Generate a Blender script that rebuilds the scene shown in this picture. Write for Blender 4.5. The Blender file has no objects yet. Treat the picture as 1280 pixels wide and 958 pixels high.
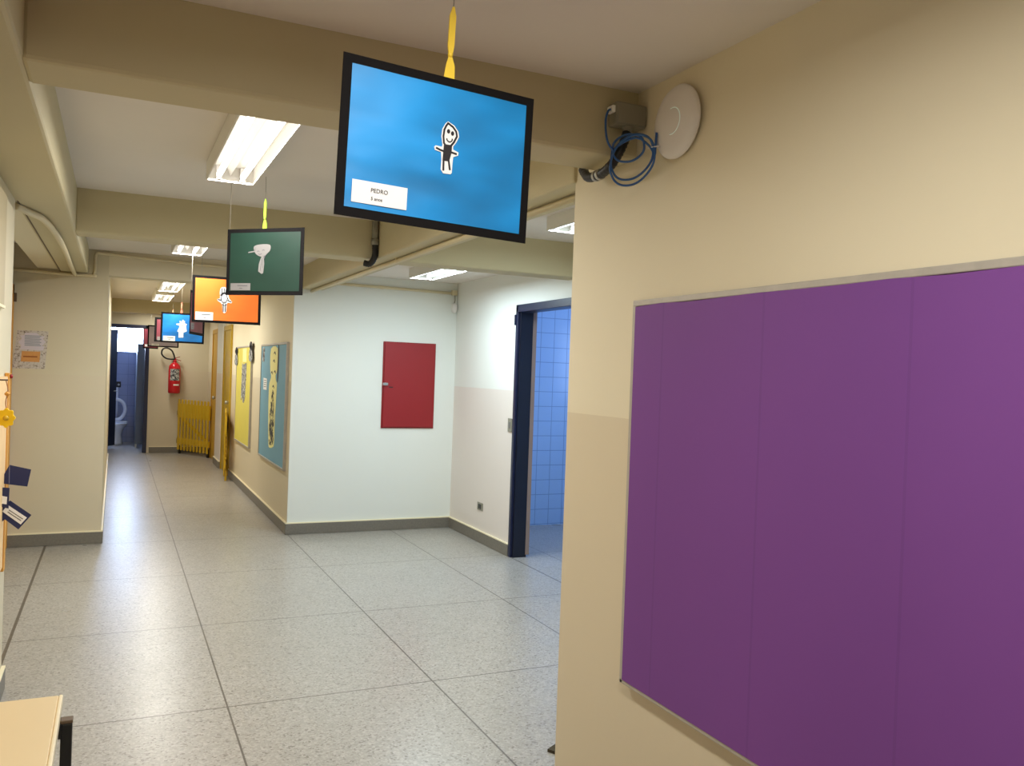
import bpy, bmesh, math, random
from mathutils import Vector, Matrix
random.seed(7)
PI = math.pi
scene = bpy.context.scene
COL = scene.collection

# ------------------------------------------------------------------ helpers
def lin(c):
    c = c / 255.0
    return c / 12.92 if c <= 0.04045 else ((c + 0.055) / 1.055) ** 2.4
def rgb(r, g, b): return (lin(r), lin(g), lin(b), 1.0)

def new_mat(name):
    m = bpy.data.materials.new(name); m.use_nodes = True
    nt = m.node_tree; b = nt.nodes['Principled BSDF']
    return m, nt, b
def N(nt, t, **kw):
    n = nt.nodes.new(t)
    for k, v in kw.items(): setattr(n, k, v)
    return n
def M(nt, op, a, b=None, c=None):
    n = nt.nodes.new('ShaderNodeMath'); n.operation = op
    for i, v in enumerate((a, b, c)):
        if v is None: continue
        if isinstance(v, (int, float)): n.inputs[i].default_value = v
        else: nt.links.new(v, n.inputs[i])
    return n.outputs[0]
def mixc(nt, fac, a, b):
    n = nt.nodes.new('ShaderNodeMix'); n.data_type = 'RGBA'
    for s, v in ((n.inputs[0], fac), (n.inputs[6], a), (n.inputs[7], b)):
        if isinstance(v, (int, float, tuple)): s.default_value = v
        else: nt.links.new(v, s)
    return n.outputs[2]
def ramp(nt, fac, stops):
    n = nt.nodes.new('ShaderNodeValToRGB'); e = n.color_ramp.elements
    while len(e) < len(stops): e.new(0.5)
    for el, (p, c) in zip(e, stops): el.position = p; el.color = c
    nt.links.new(fac, n.inputs[0]); return n.outputs[0]
def noise(nt, vec, scale, detail=3, rough=0.55):
    n = nt.nodes.new('ShaderNodeTexNoise'); n.inputs['Scale'].default_value = scale
    n.inputs['Detail'].default_value = detail; n.inputs['Roughness'].default_value = rough
    nt.links.new(vec, n.inputs['Vector']); return n.outputs['Fac']
def pos(nt):
    g = nt.nodes.new('ShaderNodeNewGeometry'); return g.outputs['Position']
def objc(nt):
    g = nt.nodes.new('ShaderNodeTexCoord'); return g.outputs['Object']
def sep(nt, v):
    s = nt.nodes.new('ShaderNodeSeparateXYZ'); nt.links.new(v, s.inputs[0]); return s.outputs
def bump(nt, b, h, strength=0.1, dist=0.01):
    n = nt.nodes.new('ShaderNodeBump'); n.inputs['Strength'].default_value = strength
    n.inputs['Distance'].default_value = dist
    nt.links.new(h, n.inputs['Height']); nt.links.new(n.outputs[0], b.inputs['Normal'])

def simple(name, col, rough=0.6, metal=0.0, var=0.06, nscale=8.0, spec=0.5, bmp=0.0):
    """paint-like procedural material: a slight noise variation of one colour"""
    m, nt, b = new_mat(name)
    f = noise(nt, objc(nt), nscale, 3)
    d = tuple(max(0, x * (1 - var)) for x in col[:3]) + (1,)
    l = tuple(min(1, x * (1 + var)) for x in col[:3]) + (1,)
    nt.links.new(mixc(nt, f, d, l), b.inputs['Base Color'])
    b.inputs['Roughness'].default_value = rough; b.inputs['Metallic'].default_value = metal
    b.inputs['Specular IOR Level'].default_value = spec
    if bmp: bump(nt, b, f, bmp, 0.01)
    return m

def emit(name, col, strength):
    m, nt, b = new_mat(name)
    b.inputs['Base Color'].default_value = (0.8, 0.8, 0.8, 1)
    b.inputs['Emission Color'].default_value = col
    b.inputs['Emission Strength'].default_value = strength
    return m

def linemask(nt, c, pitch, off, hw):
    """1 inside a line of half width hw repeated every pitch from off"""
    t = M(nt, 'DIVIDE', M(nt, 'SUBTRACT', c, off), pitch)
    f = M(nt, 'ABSOLUTE', M(nt, 'SUBTRACT', M(nt, 'FRACT', M(nt, 'ADD', t, 0.5)), 0.5))
    return M(nt, 'LESS_THAN', f, hw / pitch)

class MB:
    def __init__(s): s.v = []; s.f = []; s.sm = []
    def add(s, vs, fs, smooth=False):
        o = len(s.v); s.v += [tuple(x) for x in vs]
        for f in fs: s.f.append(tuple(i + o for i in f)); s.sm.append(smooth)
        return s
    def box(s, x0, x1, y0, y1, z0, z1, mat=None):
        vs = [(x, y, z) for z in (z0, z1) for y in (y0, y1) for x in (x0, x1)]
        if mat is not None: vs = [mat @ Vector(v) for v in vs]
        return s.add(vs, [(0, 2, 3, 1), (4, 5, 7, 6), (0, 1, 5, 4), (2, 6, 7, 3), (0, 4, 6, 2), (1, 3, 7, 5)])
    def prism(s, pts, w0, w1, fn):
        """polygon pts (u,v) extruded from w0 to w1; fn(u,v,w)->xyz; concave ok"""
        n = len(pts)
        vs = [fn(u, v, w0) for u, v in pts] + [fn(u, v, w1) for u, v in pts]
        from mathutils.geometry import tessellate_polygon
        tris = tessellate_polygon([[Vector((u, v, 0)) for u, v in pts]])
        fs = [tuple(t) for t in tris] + [tuple(i + n for i in reversed(t)) for t in tris]
        fs += [(i, (i + 1) % n, n + (i + 1) % n, n + i) for i in range(n)]
        return s.add(vs, fs)
    def tube(s, path, r, n=10, cap=True, closed=False):
        P = [Vector(p) for p in path]; k = len(P); rings = []
        rr = r if isinstance(r, (list, tuple)) else [r] * k
        up = Vector((0, 0, 1)); prev = None
        for i in range(k):
            if closed: t = (P[(i + 1) % k] - P[i - 1])
            else: t = P[min(i + 1, k - 1)] - P[max(i - 1, 0)]
            t.normalize()
            if prev is None:
                a = t.cross(up)
                if a.length < 1e-4: a = t.cross(Vector((1, 0, 0)))
            else:
                a = prev - t * prev.dot(t)
                if a.length < 1e-6: a = t.cross(up)
            a.normalize(); prev = a; b = t.cross(a)
            rings.append([P[i] + (a * math.cos(q) + b * math.sin(q)) * rr[i] for q in [2 * PI * j / n for j in range(n)]])
        vs = [v for R in rings for v in R]; fs = []
        for i in range(k if closed else k - 1):
            i2 = (i + 1) % k
            for j in range(n): fs.append((i * n + j, i * n + (j + 1) % n, i2 * n + (j + 1) % n, i2 * n + j))
        if cap and not closed: fs += [tuple(range(n)), tuple(reversed(range((k - 1) * n, k * n)))]
        return s.add(vs, fs, True)
    def lathe(s, prof, n=24, mat=None, smooth=True):
        """prof [(r,z)] around z"""
        vs = []; fs = []; k = len(prof)
        for r, z in prof:
            for j in range(n):
                q = 2 * PI * j / n; v = Vector((r * math.cos(q), r * math.sin(q), z))
                vs.append(mat @ v if mat is not None else v)
        for i in range(k - 1):
            for j in range(n): fs.append((i * n + j, i * n + (j + 1) % n, (i + 1) * n + (j + 1) % n, (i + 1) * n + j))
        fs += [tuple(reversed(range(n))), tuple(range((k - 1) * n, k * n))]
        return s.add(vs, fs, smooth)
    def build(s, name, mat, parent=None, bevel=0.0, origin=None, seg=2):
        me = bpy.data.meshes.new(name)
        vs = s.v
        if origin is not None: vs = [(x - origin[0], y - origin[1], z - origin[2]) for x, y, z in vs]
        me.from_pydata(vs, [], s.f); 
        for p, q in zip(me.polygons, s.sm): p.use_smooth = q
        bm = bmesh.new(); bm.from_mesh(me); bmesh.ops.recalc_face_normals(bm, faces=bm.faces); bm.to_mesh(me); bm.free()
        me.materials.append(mat)
        o = bpy.data.objects.new(name, me); COL.objects.link(o)
        if origin is not None: o.location = origin
        if parent is not None: o.parent = parent
        if bevel:
            b = o.modifiers.new('Bevel', 'BEVEL'); b.width = bevel; b.segments = seg; b.limit_method = 'ANGLE'; b.angle_limit = 0.7
        return o

def thing(name, label, cat, loc=(0, 0, 0), rot=(0, 0, 0), group=None):
    o = bpy.data.objects.new(name, None); COL.objects.link(o)
    o.empty_display_size = 0.1; o.location = loc; o.rotation_euler = rot
    o['label'] = label; o['category'] = cat
    if group: o['group'] = group
    return o
def tag(o, label, cat, group=None):
    o['label'] = label; o['category'] = cat
    if group: o['group'] = group
    return o
def struct(o, label=None):
    o['kind'] = 'structure'
    if label: o['label'] = label
    return o
def sempty(name, loc, label=None):
    o = bpy.data.objects.new(name, None); COL.objects.link(o); o.location = loc; o.empty_display_size = 0.1
    return struct(o, label)
def smooth_path(pts, n=6, closed=False):
    P = [Vector(p) for p in pts]; out = []; k = len(P)
    segs = range(k if closed else k - 1)
    g = (lambda i: P[i % k]) if closed else (lambda i: P[max(0, min(k - 1, i))])
    for i in segs:
        p0, p1, p2, p3 = g(i - 1), g(i), g(i + 1), g(i + 2)
        for j in range(n):
            t = j / n
            out.append(0.5 * ((2 * p1) + (p2 - p0) * t + (2 * p0 - 5 * p1 + 4 * p2 - p3) * t * t + (3 * p1 - p0 - 3 * p2 + p3) * t ** 3))
    if not closed: out.append(P[-1])
    return out
def stroke(pts, w):
    """outline polygon of a thick flat pen stroke through 2-D points"""
    L = []; R = []; k = len(pts)
    for i in range(k):
        a = Vector(pts[max(i - 1, 0)]); b = Vector(pts[min(i + 1, k - 1)])
        t = (b - a).normalized(); n = Vector((-t.y, t.x)) * w / 2
        p = Vector(pts[i]); 
        if i == 0: p = p - t * w * 0.3
        if i == k - 1: p = p + t * w * 0.3
        L.append(tuple(p + n)); R.append(tuple(p - n))
    return L + R[::-1]
def ellipse(cx, cy, rx, ry, n=18, rot=0):
    out = []
    for j in range(n):
        q = 2 * PI * j / n; x, y = rx * math.cos(q), ry * math.sin(q)
        out.append((cx + x * math.cos(rot) - y * math.sin(rot), cy + x * math.sin(rot) + y * math.cos(rot)))
    return out
def sm2(pts, n=4):
    return [(v.x, v.y) for v in smooth_path([(p[0], p[1], 0) for p in pts], n, True)]
FY = lambda u, v, w: (u, -w, v)          # a flat sheet facing -Y
def text_mesh(body, size, name, mat, parent, loc, depth=0.0004):
    cu = bpy.data.curves.new(name, 'FONT'); cu.body = body; cu.size = size; cu.extrude = depth; cu.align_x = 'LEFT'
    tmp = bpy.data.objects.new(name + '_tmp', cu); COL.objects.link(tmp)
    bpy.context.view_layer.update()
    dg = bpy.context.evaluated_depsgraph_get()
    me = bpy.data.meshes.new_from_object(tmp.evaluated_get(dg))
    bpy.data.objects.remove(tmp); bpy.data.curves.remove(cu)
    me.transform(Matrix.Rotation(PI / 2, 4, 'X'))
    me.materials.clear(); me.materials.append(mat)
    o = bpy.data.objects.new(name, me); COL.objects.link(o); o.parent = parent; o.location = loc
    return o

# ------------------------------------------------------------------ materials
def wall_paint(name, upper, lower, dado=1.42, soil=0.05):
    m, nt, b = new_mat(name)
    p = pos(nt); z = sep(nt, p)[2]
    low = M(nt, 'LESS_THAN', M(nt, 'ADD', z, M(nt, 'MULTIPLY', noise(nt, p, 3, 2), 0.004)), dado)
    base = mixc(nt, low, upper, lower)
    n1 = noise(nt, p, 1.3, 4)
    base = mixc(nt, M(nt, 'MULTIPLY', n1, soil * 2), base, (0.36, 0.30, 0.21, 1))
    nt.links.new(base, b.inputs['Base Color'])
    nt.links.new(M(nt, 'SUBTRACT', 0.75, M(nt, 'MULTIPLY', low, 0.25)), b.inputs['Roughness'])
    b.inputs['Specular IOR Level'].default_value = 0.35
    bump(nt, b, noise(nt, p, 60, 3), 0.06, 0.003)
    return m
PAINT_UP = rgb(226, 217, 191); PAINT_LO = rgb(213, 201, 175)
m_wall = wall_paint('cream_wall_paint', PAINT_UP, PAINT_LO)
m_wall_even = wall_paint('even_cream_paint', rgb(211, 202, 176), rgb(210, 199, 174))
m_wall_rec = wall_paint('pale_wall_paint', rgb(232, 234, 230), rgb(228, 220, 214))
m_wall_plain = wall_paint('plain_recess_paint', rgb(228, 231, 226), rgb(228, 231, 226), soil=0.03)
m_beam = simple('cream_beam_paint', rgb(196, 186, 152), 0.7, var=0.05, nscale=2)
m_ceil = simple('white_ceiling_paint', rgb(226, 220, 213), 0.85, var=0.04, nscale=2)
m_bathceil = simple('bathroom_ceiling_paint', rgb(225, 228, 232), 0.8)

def terrazzo():
    m, nt, b = new_mat('terrazzo_floor')
    p = pos(nt); x, y, z = sep(nt, p)
    v = N(nt, 'ShaderNodeTexVoronoi'); v.inputs['Scale'].default_value = 115; nt.links.new(p, v.inputs['Vector'])
    vc = sep(nt, v.outputs['Color'])[0]
    base = ramp(nt, vc, [(0.0, rgb(112, 107, 100)), (0.07, rgb(134, 129, 122)), (0.14, rgb(157, 153, 146)), (0.6, rgb(166, 162, 155)), (0.95, rgb(186, 182, 176))])
    v2 = N(nt, 'ShaderNodeTexVoronoi'); v2.inputs['Scale'].default_value = 75; nt.links.new(p, v2.inputs['Vector'])
    spk = M(nt, 'LESS_THAN', v2.outputs['Distance'], 0.2)
    base = mixc(nt, M(nt, 'MULTIPLY', spk, 0.0), base, rgb(98, 92, 84))
    big = noise(nt, p, 0.9, 4)
    base = mixc(nt, M(nt, 'MULTIPLY', big, 0.4), base, rgb(146, 139, 129))
    fine = noise(nt, p, 38, 3, 0.7)
    base = mixc(nt, M(nt, 'MULTIPLY', fine, 0.16), base, rgb(138, 132, 123))
    lx = linemask(nt, x, 0.982, 0.505, 0.0042)
    ly = linemask(nt, y, 1.31, 3.995, 0.0045)
    edge = M(nt, 'LESS_THAN', M(nt, 'ABSOLUTE', M(nt, 'SUBTRACT', x, -0.482)), 0.0085)
    sill = M(nt, 'LESS_THAN', M(nt, 'ABSOLUTE', M(nt, 'SUBTRACT', x, 3.09)), 0.006)
    # the thin transverse joints are fainter than the long ones
    l1 = M(nt, 'MULTIPLY', M(nt, 'MAXIMUM', lx, M(nt, 'MAXIMUM', edge, sill)), 0.82)
    ln = M(nt, 'MAXIMUM', l1, M(nt, 'MULTIPLY', ly, 0.75))
    base = mixc(nt, ln, base, rgb(70, 62, 52))
    nt.links.new(base, b.inputs['Base Color'])
    r = M(nt, 'ADD', 0.25, M(nt, 'MULTIPLY', noise(nt, p, 3, 2, 0.5), 0.10))
    nt.links.new(r, b.inputs['Roughness'])
    b.inputs['Specular IOR Level'].default_value = 0.5
    return m
m_floor = terrazzo()
m_granite = simple('grey_granite_skirting', rgb(118, 113, 104), 0.5, var=0.25, nscale=60)

def tiles(name, tile, grout, pitch_u, off_u, pitch_z, off_z, axis):
    m, nt, b = new_mat(name)
    p = pos(nt); s = sep(nt, p); u = s[axis]
    ln = M(nt, 'MAXIMUM', linemask(nt, u, pitch_u, off_u, 0.003), linemask(nt, s[2], pitch_z, off_z, 0.003))
    base = mixc(nt, M(nt, 'MULTIPLY', noise(nt, p, 2.5, 2), 0.25), tile, tuple(c * 0.8 for c in tile[:3]) + (1,))
    nt.links.new(mixc(nt, ln, base, grout), b.inputs['Base Color'])
    nt.links.new(M(nt, 'ADD', 0.18, M(nt, 'MULTIPLY', ln, 0.5)), b.inputs['Roughness'])
    bump(nt, b, M(nt, 'SUBTRACT', 1.0, ln), 0.3, 0.003)
    return m
m_tile_y = tiles('glazed_tiles_back', rgb(160, 192, 230), rgb(112, 140, 184), 0.155, 4.14, 0.153, 0.012, 0)
m_tile_x = tiles('glazed_tiles_side', rgb(190, 208, 232), rgb(110, 128, 158), 0.155, 7.84, 0.153, 0.012, 1)
m_tile_end = tiles('glazed_tiles_end', rgb(150, 160, 190), rgb(112, 122, 150), 0.2, 0.03, 0.2, 0.1, 0)

m_navy = simple('navy_gloss_paint', rgb(24, 30, 62), 0.35, var=0.08)
m_navyjamb = simple('dark_navy_jamb', rgb(16, 20, 36), 0.4, var=0.08)
m_yellow = simple('yellow_gloss_paint', rgb(206, 168, 32), 0.4, var=0.08)
m_olive = simple('mustard_door_paint', rgb(172, 142, 26), 0.4, var=0.08)
m_orangepaint = simple('ochre_door_paint', rgb(196, 150, 34), 0.4, var=0.08)
m_red = simple('red_paint', rgb(142, 20, 28), 0.45, var=0.05)
m_redext = simple('red_cylinder_enamel', rgb(190, 26, 38), 0.25, var=0.05)
m_black = simple('black_card', rgb(20, 18, 19), 0.85, var=0.12, spec=0.15)
m_blackrub = simple('black_rubber', rgb(22, 20, 20), 0.45, var=0.1)
m_darksteel = simple('black_steel', rgb(30, 31, 30), 0.4, var=0.1)
m_grey = simple('grey_plastic', rgb(140, 136, 122), 0.5)
m_steel = simple('brushed_steel', rgb(190, 190, 186), 0.3, metal=0.9)
m_white = simple('white_plastic', rgb(226, 222, 220), 0.45, var=0.02)
m_paper = simple('white_paper', rgb(240, 240, 240), 0.8, var=0.02)
m_greypaper = simple('grey_paper', rgb(126, 123, 122), 0.8, var=0.03)  # grey also stands in for shade on the green card's white paper
m_ink = simple('black_ink', rgb(28, 24, 30), 0.7, var=0.15, nscale=200)
m_greyink = simple('grey_ink', rgb(90, 88, 92), 0.8)
m_pvc = simple('cream_conduit_paint', rgb(214, 202, 168), 0.5, var=0.05)
m_housing = simple('white_lamp_housing', rgb(225, 222, 215), 0.45, var=0.02)
m_string = simple('nylon_string', rgb(150, 144, 132), 0.6)
m_alu = simple('worn_aluminium_frame', rgb(176, 170, 160), 0.5, metal=0.2, var=0.15, nscale=25)
m_bluecable = simple('blue_cable_jacket', rgb(40, 88, 150), 0.4)
m_tabletop = simple('cream_laminate', rgb(226, 206, 164), 0.4, var=0.03, nscale=3)
m_edge = simple('pale_edge_band', rgb(238, 228, 196), 0.4)
m_ceramic = simple('white_ceramic', rgb(232, 236, 244), 0.15, var=0.01)
m_slate = simple('slate_partition', rgb(112, 120, 134), 0.4, var=0.12, nscale=5)
m_mat = simple('brown_mat', rgb(62, 54, 38), 0.95, var=0.4, nscale=90, bmp=0.3)
m_panelgrey = simple('beige_panel', rgb(176, 164, 134), 0.6)
m_glass = emit('daylight_glass', (0.54, 0.69, 1.0, 1), 34.0)
m_led = emit('green_led', (0.35, 0.75, 0.6, 1), 0.18)

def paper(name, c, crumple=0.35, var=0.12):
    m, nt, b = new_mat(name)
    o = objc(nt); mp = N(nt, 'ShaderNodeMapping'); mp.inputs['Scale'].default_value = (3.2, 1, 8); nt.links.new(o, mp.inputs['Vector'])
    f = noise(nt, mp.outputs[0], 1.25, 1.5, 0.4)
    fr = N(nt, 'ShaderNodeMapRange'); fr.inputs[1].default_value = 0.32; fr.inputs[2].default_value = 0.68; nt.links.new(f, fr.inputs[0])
    nt.links.new(mixc(nt, fr.outputs[0], tuple(x * (1 - var) for x in c[:3]) + (1,), tuple(min(1, x * (1 + var)) for x in c[:3]) + (1,)), b.inputs['Base Color'])  # lighter and darker waves put the sheen of soft folds into the colour
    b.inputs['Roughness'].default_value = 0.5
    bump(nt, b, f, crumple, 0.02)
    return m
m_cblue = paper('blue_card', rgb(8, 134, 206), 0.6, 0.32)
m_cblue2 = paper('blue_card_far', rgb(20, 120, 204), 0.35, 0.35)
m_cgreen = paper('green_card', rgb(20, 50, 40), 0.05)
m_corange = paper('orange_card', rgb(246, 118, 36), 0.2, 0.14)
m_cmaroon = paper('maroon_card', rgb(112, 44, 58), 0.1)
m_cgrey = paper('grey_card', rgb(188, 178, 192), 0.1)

def purple():
    m, nt, b = new_mat('purple_paper')
    p = pos(nt); y = sep(nt, p)[1]
    f = noise(nt, p, 1.1, 3)
    c = mixc(nt, f, rgb(116, 66, 142), rgb(126, 72, 153))
    def strip(y0): return M(nt, 'MULTIPLY', M(nt, 'LESS_THAN', M(nt, 'ABSOLUTE', M(nt, 'SUBTRACT', y, y0)), 0.004), 0.2)
    s = M(nt, 'MAXIMUM', M(nt, 'MAXIMUM', strip(1.72), strip(1.267)), M(nt, 'MAXIMUM', strip(2.165), strip(0.8)))
    w = N(nt, 'ShaderNodeTexWave'); w.bands_direction = 'Y'; w.inputs['Scale'].default_value = 0.35; w.inputs['Distortion'].default_value = 0.5
    nt.links.new(p, w.inputs['Vector'])
    c = mixc(nt, M(nt, 'MULTIPLY', w.outputs['Fac'], 0.18), c, rgb(101, 57, 125))
    nt.links.new(mixc(nt, s, c, rgb(84, 44, 108)), b.inputs['Base Color'])
    b.inputs['Roughness'].default_value = 0.62; b.inputs['Specular IOR Level'].default_value = 0.3
    return m
m_purple = purple()
m_bluefelt = simple('blue_felt', rgb(112, 160, 184), 0.7, var=0.05)
m_yelfelt = simple('yellow_felt', rgb(208, 196, 84), 0.7, var=0.05)
m_palecut = simple('pale_yellow_paper', rgb(240, 232, 160), 0.8, var=0.05)
def newsprint():
    m, nt, b = new_mat('newsprint_pattern')
    f = noise(nt, objc(nt), 22, 5, 0.75)
    c = ramp(nt, f, [(0.44, rgb(40, 40, 44)), (0.5, rgb(120, 122, 126)), (0.58, rgb(205, 205, 200))])
    nt.links.new(c, b.inputs['Base Color']); b.inputs['Roughness'].default_value = 0.8
    return m
m_news = newsprint()
def leafborder():
    m, nt, b = new_mat('leaf_border_print')
    f = noise(nt, objc(nt), 55, 4, 0.7)
    c = ramp(nt, f, [(0.33, rgb(92, 76, 60)), (0.41, rgb(150, 138, 122)), (0.47, rgb(196, 188, 180)), (0.7, rgb(206, 198, 190))])
    nt.links.new(c, b.inputs['Base Color']); b.inputs['Roughness'].default_value = 0.7
    return m
m_leaf = leafborder()
def blotprint():
    m, nt, b = new_mat('blot_print')
    f = noise(nt, objc(nt), 13, 5, 0.7)
    c = ramp(nt, f, [(0.46, rgb(34, 34, 34)), (0.51, rgb(90, 88, 70)), (0.56, rgb(236, 228, 158))])
    nt.links.new(c, b.inputs['Base Color']); b.inputs['Roughness'].default_value = 0.8
    return m
m_blot = blotprint()
m_cloud = simple('lilac_paper', rgb(206, 198, 208), 0.7)
m_orangebox = simple('orange_print', rgb(206, 148, 84), 0.7, var=0.15, nscale=40)
m_orangetext = simple('brown_print', rgb(150, 84, 30), 0.7)
m_ribyel = simple('yellow_ribbon', rgb(250, 214, 70), 0.4)
m_ribgreen = simple('lime_ribbon', rgb(160, 206, 60), 0.4)
m_ribred = simple('pink_ribbon', rgb(216, 120, 96), 0.4)
m_ribor = simple('orange_ribbon', rgb(170, 120, 80), 0.4)
m_navycard = simple('navy_card', rgb(30, 38, 84), 0.6)
m_peach = simple('peach_paper', rgb(232, 196, 146), 0.7, var=0.12, nscale=10)
m_orangetrim = simple('orange_trim', rgb(208, 150, 66), 0.6, var=0.15, nscale=20)
m_flower = simple('yellow_felt_flower', rgb(250, 208, 20), 0.7)
m_brown = simple('brown_cap', rgb(96, 78, 58), 0.6)
m_tan = simple('tan_tile_edge', rgb(150, 128, 114), 0.5)

def lamp(name, col, s):
    m = emit(name, col, 3.0); m.cycles.emission_sampling = 'NONE'; m['power'] = s; m['tint'] = col[:3]; return m
m_t_warm = lamp('warm_tube', (1.0, 0.96, 0.87, 1), 12.5)
m_t_hall = lamp('hall_tube', (1.0, 0.97, 0.91, 1), 14)
m_t_cool = lamp('cool_tube', (0.76, 0.93, 1.0, 1), 15)
m_t_corr = lamp('corridor_tube', (1.0, 0.97, 0.88, 1), 12.5)

# ------------------------------------------------------------------ the shell
ZB = 2.28
fl = MB(); fl.box(-1.0, 5.4, -3.2, 18.6, -0.1, 0.0); struct(fl.build('floor', m_floor))
c = MB()
c.box(-1.0, 1.75, -3.2, 2.5, 2.50, 2.62); c.box(1.75, 3.3, 1.3, 5.55, 2.53, 2.65); c.box(-1.0, 1.75, 2.5, 5.55, 2.53, 2.65)
c.box(-1.0, 1.64, 5.55, 8.05, 2.48, 2.60); c.box(1.64, 3.3, 5.55, 8.05, 2.445, 2.58)
c.box(-1.1, 1.7, 8.05, 15.85, 2.48, 2.6)
struct(c.build('ceiling', m_ceil))
bc = MB(); bc.box(3.24, 5.4, 5.3, 8.1, 2.55, 2.65); bc.box(-1.0, 1.7, 15.87, 18.6, 2.50, 2.6)
struct(bc.build('ceiling.001', m_bathceil))

# right wall carrying the purple board, its end face shows at y = 2.81
w = MB(); w.box(1.55, 1.75, -3.0, 2.81, 0, 2.6); struct(w.build('wall_right', m_wall))
w = MB(); w.box(-0.64, -0.44, -3.0, 4.55, 0, 2.6); struct(w.build('wall_left', m_wall_even))
w = MB(); w.box(-0.64, 1.75, -3.2, -3.0, 0, 2.6); struct(w.build('wall_rear', m_wall))
w = MB(); w.box(1.75, 3.3, 1.3, 1.5, 0, 2.6); struct(w.build('wall_side', m_wall_rec))
# alcove beyond the left wall
w = MB(); w.box(-0.98, -0.80, 4.35, 7.97, 0, 2.6); w.box(-0.8, -0.64, 4.35, 4.55, 0, 2.6); struct(w.build('wall_alcove', m_wall_even))
# pillar wall / corridor left wall
w = MB(); w.box(-0.98, -0.07, 7.97, 8.17, 0, 2.6); w.box(-0.27, -0.07, 8.17, 14.6, 0, 2.6); struct(w.build('wall_pillar', m_wall_even))
w = MB(); w.box(-0.98, -0.27, 14.4, 14.6, 0, 2.6); w.box(-1.1, -0.98, 14.4, 15.75, 0, 2.6); struct(w.build('wall_corner', m_wall_even))
# lintel over the corridor mouth
w = MB(); w.box(-0.07, 1.49, 7.97, 8.17, 2.272, 2.6); struct(w.build('wall_lintel', m_wall))
# corridor right wall and the recess back wall (one L in plan, two faces)
w = MB(); w.box(1.48, 1.68, 7.985, 15.75, 0, 2.6); struct(w.build('wall_corridor', m_wall))
w = MB(); w.box(1.482, 3.09, 7.97, 8.1, 0, 2.6); struct(w.build('wall_recess', m_wall_plain))
# door wall of the recess with the opening for the blue door
DY1, DY0 = 6.535, 4.95
w = MB(); w.box(3.09, 3.24, DY1, 8.1, 0, 2.6); w.box(3.09, 3.24, 1.5, DY0, 0, 2.6); w.box(3.09, 3.24, DY0, DY1, 2.13, 2.6)
struct(w.build('wall_door', m_wall_rec))
# end wall with the bathroom door opening x from -0.33 to 0.47
w = MB(); w.box(-0.98, -0.36, 15.75, 15.87, 0, 2.6); w.box(0.49, 1.68, 15.75, 15.87, 0, 2.6); w.box(-0.36, 0.49, 15.75, 15.87, 2.16, 2.6)
struct(w.build('wall_end', m_wall_even))
# right bathroom shell
w = MB(); w.box(3.24, 5.4, 7.845, 8.1, 0, 2.6); struct(w.build('wall_tiled', m_tile_y))
w = MB(); w.box(5.25, 5.4, 5.3, 7.845, 0, 1.3); w.box(5.25, 5.4, 5.3, 7.845, 2.2, 2.6); w.box(5.25, 5.4, 5.3, 5.9, 1.3, 2.2); w.box(5.25, 5.4, 7.4, 7.845, 1.3, 2.2)
w.box(3.24, 5.25, 5.2, 5.35, 0, 2.6); struct(w.build('wall_tiled_side', m_tile_x))
# end bathroom shell
w = MB(); w.box(-0.9, 1.3, 17.85, 18.0, 0, 1.72); w.box(-0.9, 1.3, 17.85, 18.0, 2.30, 2.6); w.box(-0.9, -0.42, 17.85, 18.0, 1.72, 2.30); w.box(0.62, 1.3, 17.85, 18.0, 1.72, 2.30)
struct(w.build('wall_end_tiled', m_tile_end))
w = MB(); w.box(-1.0, -0.9, 15.87, 18.0, 0, 2.6); w.box(1.2, 1.3, 15.87, 17.85, 0, 2.6); struct(w.build('wall_end_side', m_tile_end))

# beams
def beam(name, *b, label=None):
    m = MB(); m.box(*b); return struct(m.build(name, m_beam, bevel=0.012))
beam('trim_1', -0.23, 1.56, 2.40, 2.61, ZB, 2.56)
beam('trim_2', -0.23, 1.54, 5.45, 5.66, ZB, 2.6)
beam('trim_3', 1.74, 3.09, 5.45, 5.66, ZB, 2.6)
beam('trim_4', -0.45, -0.225, -3.0, 7.97, ZB - 0.002, 2.6)
beam('trim_5', 1.535, 1.75, 2.80, 7.98, ZB - 0.001, 2.6)
beam('trim_6', -0.1, 1.49, 13.9, 14.1, ZB, 2.6)
beam('trim_7', -0.23, 1.56, -0.65, -0.44, ZB, 2.6)
beam('trim_8', 1.74, 3.09, 2.40, 2.61, ZB, 2.6)
# boxed-in panel beside the left beam, in the alcove
m = MB(); m.box(-0.60, -0.45, 4.56, 7.97, 2.292, 2.5); struct(m.build('trim_9', m_wall))
m = MB(); m.box(-0.436, -0.428, 4.56, 7.96, 2.276, 2.28); struct(m.build('trim_10', m_brown))

# skirtings: granite with a thin cream fillet on top
def skirt(name, x0, x1, y0, y1, nrm):
    m = MB(); m.box(x0, x1, y0, y1, 0, 0.1); o = struct(m.build(name, m_granite, bevel=0.004))
    dx, dy = nrm
    f = MB(); f.box(x0, x1, y0, y1, 0.1, 0.109); f.build('fillet', m_edge, o)
    return o
skirt('baseboard_pillar', -0.80, -0.055, 7.952, 7.97, (0, -1))
skirt('baseboard_passage', -0.07, -0.055, 7.97, 14.6, (1, 0))
skirt('baseboard_corridor', 1.462, 1.48, 7.955, 12.34, (-1, 0))
skirt('baseboard_recess', 1.462, 3.09, 7.952, 7.97, (0, -1))
skirt('baseboard_door', 3.072, 3.09, 6.545, 7.952, (-1, 0))
skirt('baseboard_end', 0.56, 1.48, 15.732, 15.75, (0, -1))
skirt('baseboard_left', -0.44, -0.424, -3.0, 4.565, (1, 0))
skirt('baseboard_pier', 1.43, 1.48, 13.30, 14.08, (-1, 0))
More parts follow.
